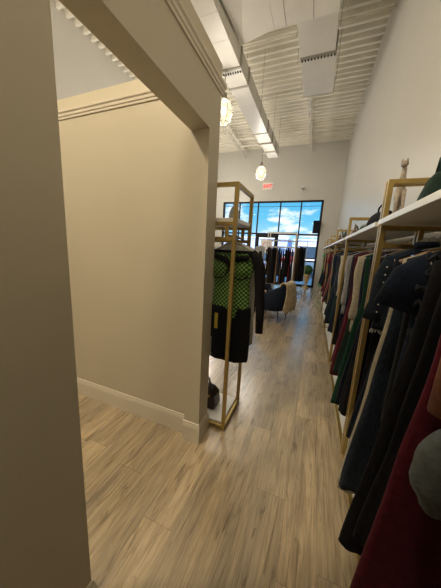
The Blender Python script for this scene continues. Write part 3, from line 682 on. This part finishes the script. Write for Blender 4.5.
MB().lathe([(.16,0),(.16,.012),(.012,.02),(.012,1.70)], n=20).build('pole', STEEL, t)

# ----------------------------------------------------------------- topiary
t = thing('topiary_plant', 'round green topiary ball in a tall gold vase by the window', 'plant', (-.27, 10.72, 0))
MB().lathe([(.10,0),(.12,.02),(.10,.05),(.045,.12),(.05,.18),(.10,.40),(.125,.55),(.13,.60),(.11,.60)], n=28).build('vase', mat('bright_gold', (.62,.44,.20), .4, metal=.4, noise=.1), t, smooth=True)
b = MB(); b.ball((0,0,.78), .215,.215,.20, 32, 20); rnd = random.Random(1)
for k in range(900):
    a = rnd.random()*6.28; c_ = rnd.uniform(-1,1); s_ = math.sqrt(1-c_*c_); n_ = Vector((s_*cos(a), s_*sin(a), c_)); p = Vector((0,0,.78))+n_*.19
    u = n_.orthogonal().normalized()*.013; q = n_*.035+Vector((rnd.uniform(-1,1), rnd.uniform(-1,1), rnd.uniform(-1,1)))*.014; n0 = len(b.v)
    b.v += [tuple(p+u), tuple(p-u), tuple(p+q)]; b.f.append((n0,n0+1,n0+2))
b.build('foliage', mat('topiary_green', (.035,.11,.025), .7, noise=.4, scale=60), t)

# ------------------------------------------------------------------ outside
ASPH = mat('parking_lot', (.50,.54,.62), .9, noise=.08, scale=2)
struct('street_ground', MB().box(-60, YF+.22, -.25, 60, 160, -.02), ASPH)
struct('sidewalk', MB().box(-30, YF+.22, -.02, 30, YF+3.2, -.001), mat('sidewalk_concrete', (.62,.61,.60), .9, noise=.06, scale=3))
def building(loc, w, h, d, m, label, nwin):
    t = thing('building', label, 'building', loc)
    MB().box(-w/2,0,0,w/2,d,h).build('walls', m, t)
    MB().box(-w/2-.2,-.2,h,w/2+.2,d+.2,h+.35).build('parapet', WHITE, t)
    for k in range(nwin):
        x = -w/2+w*(k+.5)/nwin; MB().box(x-w/nwin*.32,-.06,.4,x+w/nwin*.32,.02,h*.62).build('shop_window', mat('far_glass', (.18,.28,.50), .2), t)
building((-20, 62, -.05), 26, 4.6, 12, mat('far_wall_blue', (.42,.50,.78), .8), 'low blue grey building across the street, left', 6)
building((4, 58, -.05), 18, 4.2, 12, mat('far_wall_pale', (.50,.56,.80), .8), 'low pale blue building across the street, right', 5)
def car(loc, rz, m, label, h=1.0):
    t = thing('car', label, 'car', loc, rz, 'cars parked outside')
    def sec(x, zt, wd, zb=.28): return [(x,-wd,zb),(x,wd,zb),(x,wd,zt*.75),(x,wd*.96,zt),(x,-wd*.96,zt),(x,-wd,zt*.75)]
    MB().loft([sec(-2.2,.75,.78,.4),sec(-2.05,.9*h,.88),sec(-1.0,.98*h,.90),sec(.9,.98*h,.90),sec(2.0,.86*h,.87),sec(2.25,.62,.75,.4)]).build('body', m, t, bev=.04)
    MB().loft([[(x0,-y_,z),(x1,-y_,z),(x1,y_,z),(x0,y_,z)] for x0, x1, y_, z in ((-1.9,1.1,.86,.97*h),(-1.55,.45,.72,1.5*h),(-1.4,.3,.66,1.54*h))]).build('cabin', mat('car_glass', (.03,.05,.08), .1), t, bev=.03)
    MB().box(-1.45,-.68,1.53*h,.35,.68,1.57*h).build('roof', m, t, bev=.015)
    for x in (-1.4, 1.4):
        for s in (-1, 1): MB().tube([(x,s*.72,.33),(x,s*.92,.33)], .33, 20).build('wheel', BLACKM, t)
CW = mat('car_white', (.8,.8,.82), .25); CB = mat('car_blue', (.06,.12,.28), .25); CR = mat('car_red', (.5,.03,.03), .3)
car((-.2, 17.5, -.02), R(90), CW, 'white van like car parked right outside the right pane', 1.25)
car((-3.6, 18.0, -.02), R(90), CB, 'blue car parked outside the entrance door')
car((-7.2, 18.0, -.02), R(90), CW, 'white car parked outside left of the entrance')
car((3.4, 24.0, -.02), R(0), CB, 'blue car farther across the lot on the right')
car((-1.8, 30.0, -.02), R(0), CR, 'red car crossing the far lot')
car((-8.0, 30.0, -.02), R(0), CW, 'white car crossing the far lot at left')
t = thing('utility_lines', 'power lines sagging across the sky outside', 'power line', (0, 40, 0))
for x in (-30, 22): MB().tube([(x,0,0),(x,0,12.5)], .14, 8).build('pole', BLACKM, t)
for z, yo in ((9.4,0),(10.6,.3),(12.0,0)):
    MB().tube([(-30+52*i/24, yo, z-.9*(1-((i-12)/12)**2)) for i in range(25)], .035, 5).build('cable', BLACKM, t)

# ------------------------------------------------------------ world and light
W = bpy.data.worlds.new('sky'); S.world = W; W.use_nodes = True; nt = W.node_tree; L = nt.links
bg = nt.nodes['Background']; tc = N(nt, 'ShaderNodeTexCoord')
sp_ = N(nt, 'ShaderNodeSeparateXYZ'); L.new(tc.outputs['Generated'], sp_.inputs[0])
gr = N(nt, 'ShaderNodeValToRGB'); e = gr.color_ramp.elements
e[0].position = .0; e[0].color = (.50,.76,.95,1); e[1].position = .6; e[1].color = (.03,.25,.62,1)
x_ = e.new(.12); x_.color = (.14,.50,.76,1); x_ = e.new(.22); x_.color = (.07,.40,.70,1)
L.new(sp_.outputs[2], gr.inputs[0])
mp = N(nt, 'ShaderNodeMapping'); mp.inputs['Scale'].default_value = (1,1,2.6); mp.inputs['Location'].default_value = (.35,0,.1); L.new(tc.outputs['Generated'], mp.inputs[0])
cn = N(nt, 'ShaderNodeTexNoise'); cn.inputs['Scale'].default_value = 7.0; cn.inputs['Detail'].default_value = 8; cn.inputs['Roughness'].default_value = .6; L.new(mp.outputs[0], cn.inputs['Vector'])
bd = N(nt, 'ShaderNodeValToRGB'); e = bd.color_ramp.elements; e[0].position = 0; e[0].color = (.16,)*3+(1,); e[1].position = .24; e[1].color = (-.12,)*3+(1,)
x_ = e.new(.13); x_.color = (.10,)*3+(1,); L.new(sp_.outputs[2], bd.inputs[0])
ad = N(nt, 'ShaderNodeMath', operation='ADD'); L.new(cn.outputs['Fac'], ad.inputs[0]); L.new(bd.outputs[0], ad.inputs[1])
cr_ = N(nt, 'ShaderNodeValToRGB'); e = cr_.color_ramp.elements; e[0].position = .60; e[0].color = (0,0,0,1); e[1].position = .72; e[1].color = (1,1,1,1); L.new(ad.outputs[0], cr_.inputs[0])
mx = N(nt, 'ShaderNodeMixRGB'); mx.inputs[2].default_value = (.86,.92,1.0,1); L.new(cr_.outputs[0], mx.inputs[0]); L.new(gr.outputs[0], mx.inputs[1])
L.new(mx.outputs[0], bg.inputs[0]); bg.inputs[1].default_value = 1.3
sun = bpy.data.lights.new('sun', 'SUN'); sun.energy = 9; sun.angle = R(1); sun.color = (1,.95,.88)
so = bpy.data.objects.new('sun', sun); COL.objects.link(so); so.rotation_euler = (R(40), 0, R(-25)); so.location = (0,-10,20)

vs = S.view_settings; vs.view_transform = 'Standard'; vs.look = 'None'; vs.exposure = 0.0; vs.gamma = 1; vs.use_curve_mapping = False
S.cycles.max_bounces = 8; S.cycles.diffuse_bounces = 5; S.cycles.transparent_max_bounces = 12; S.cycles.sample_clamp_indirect = 6
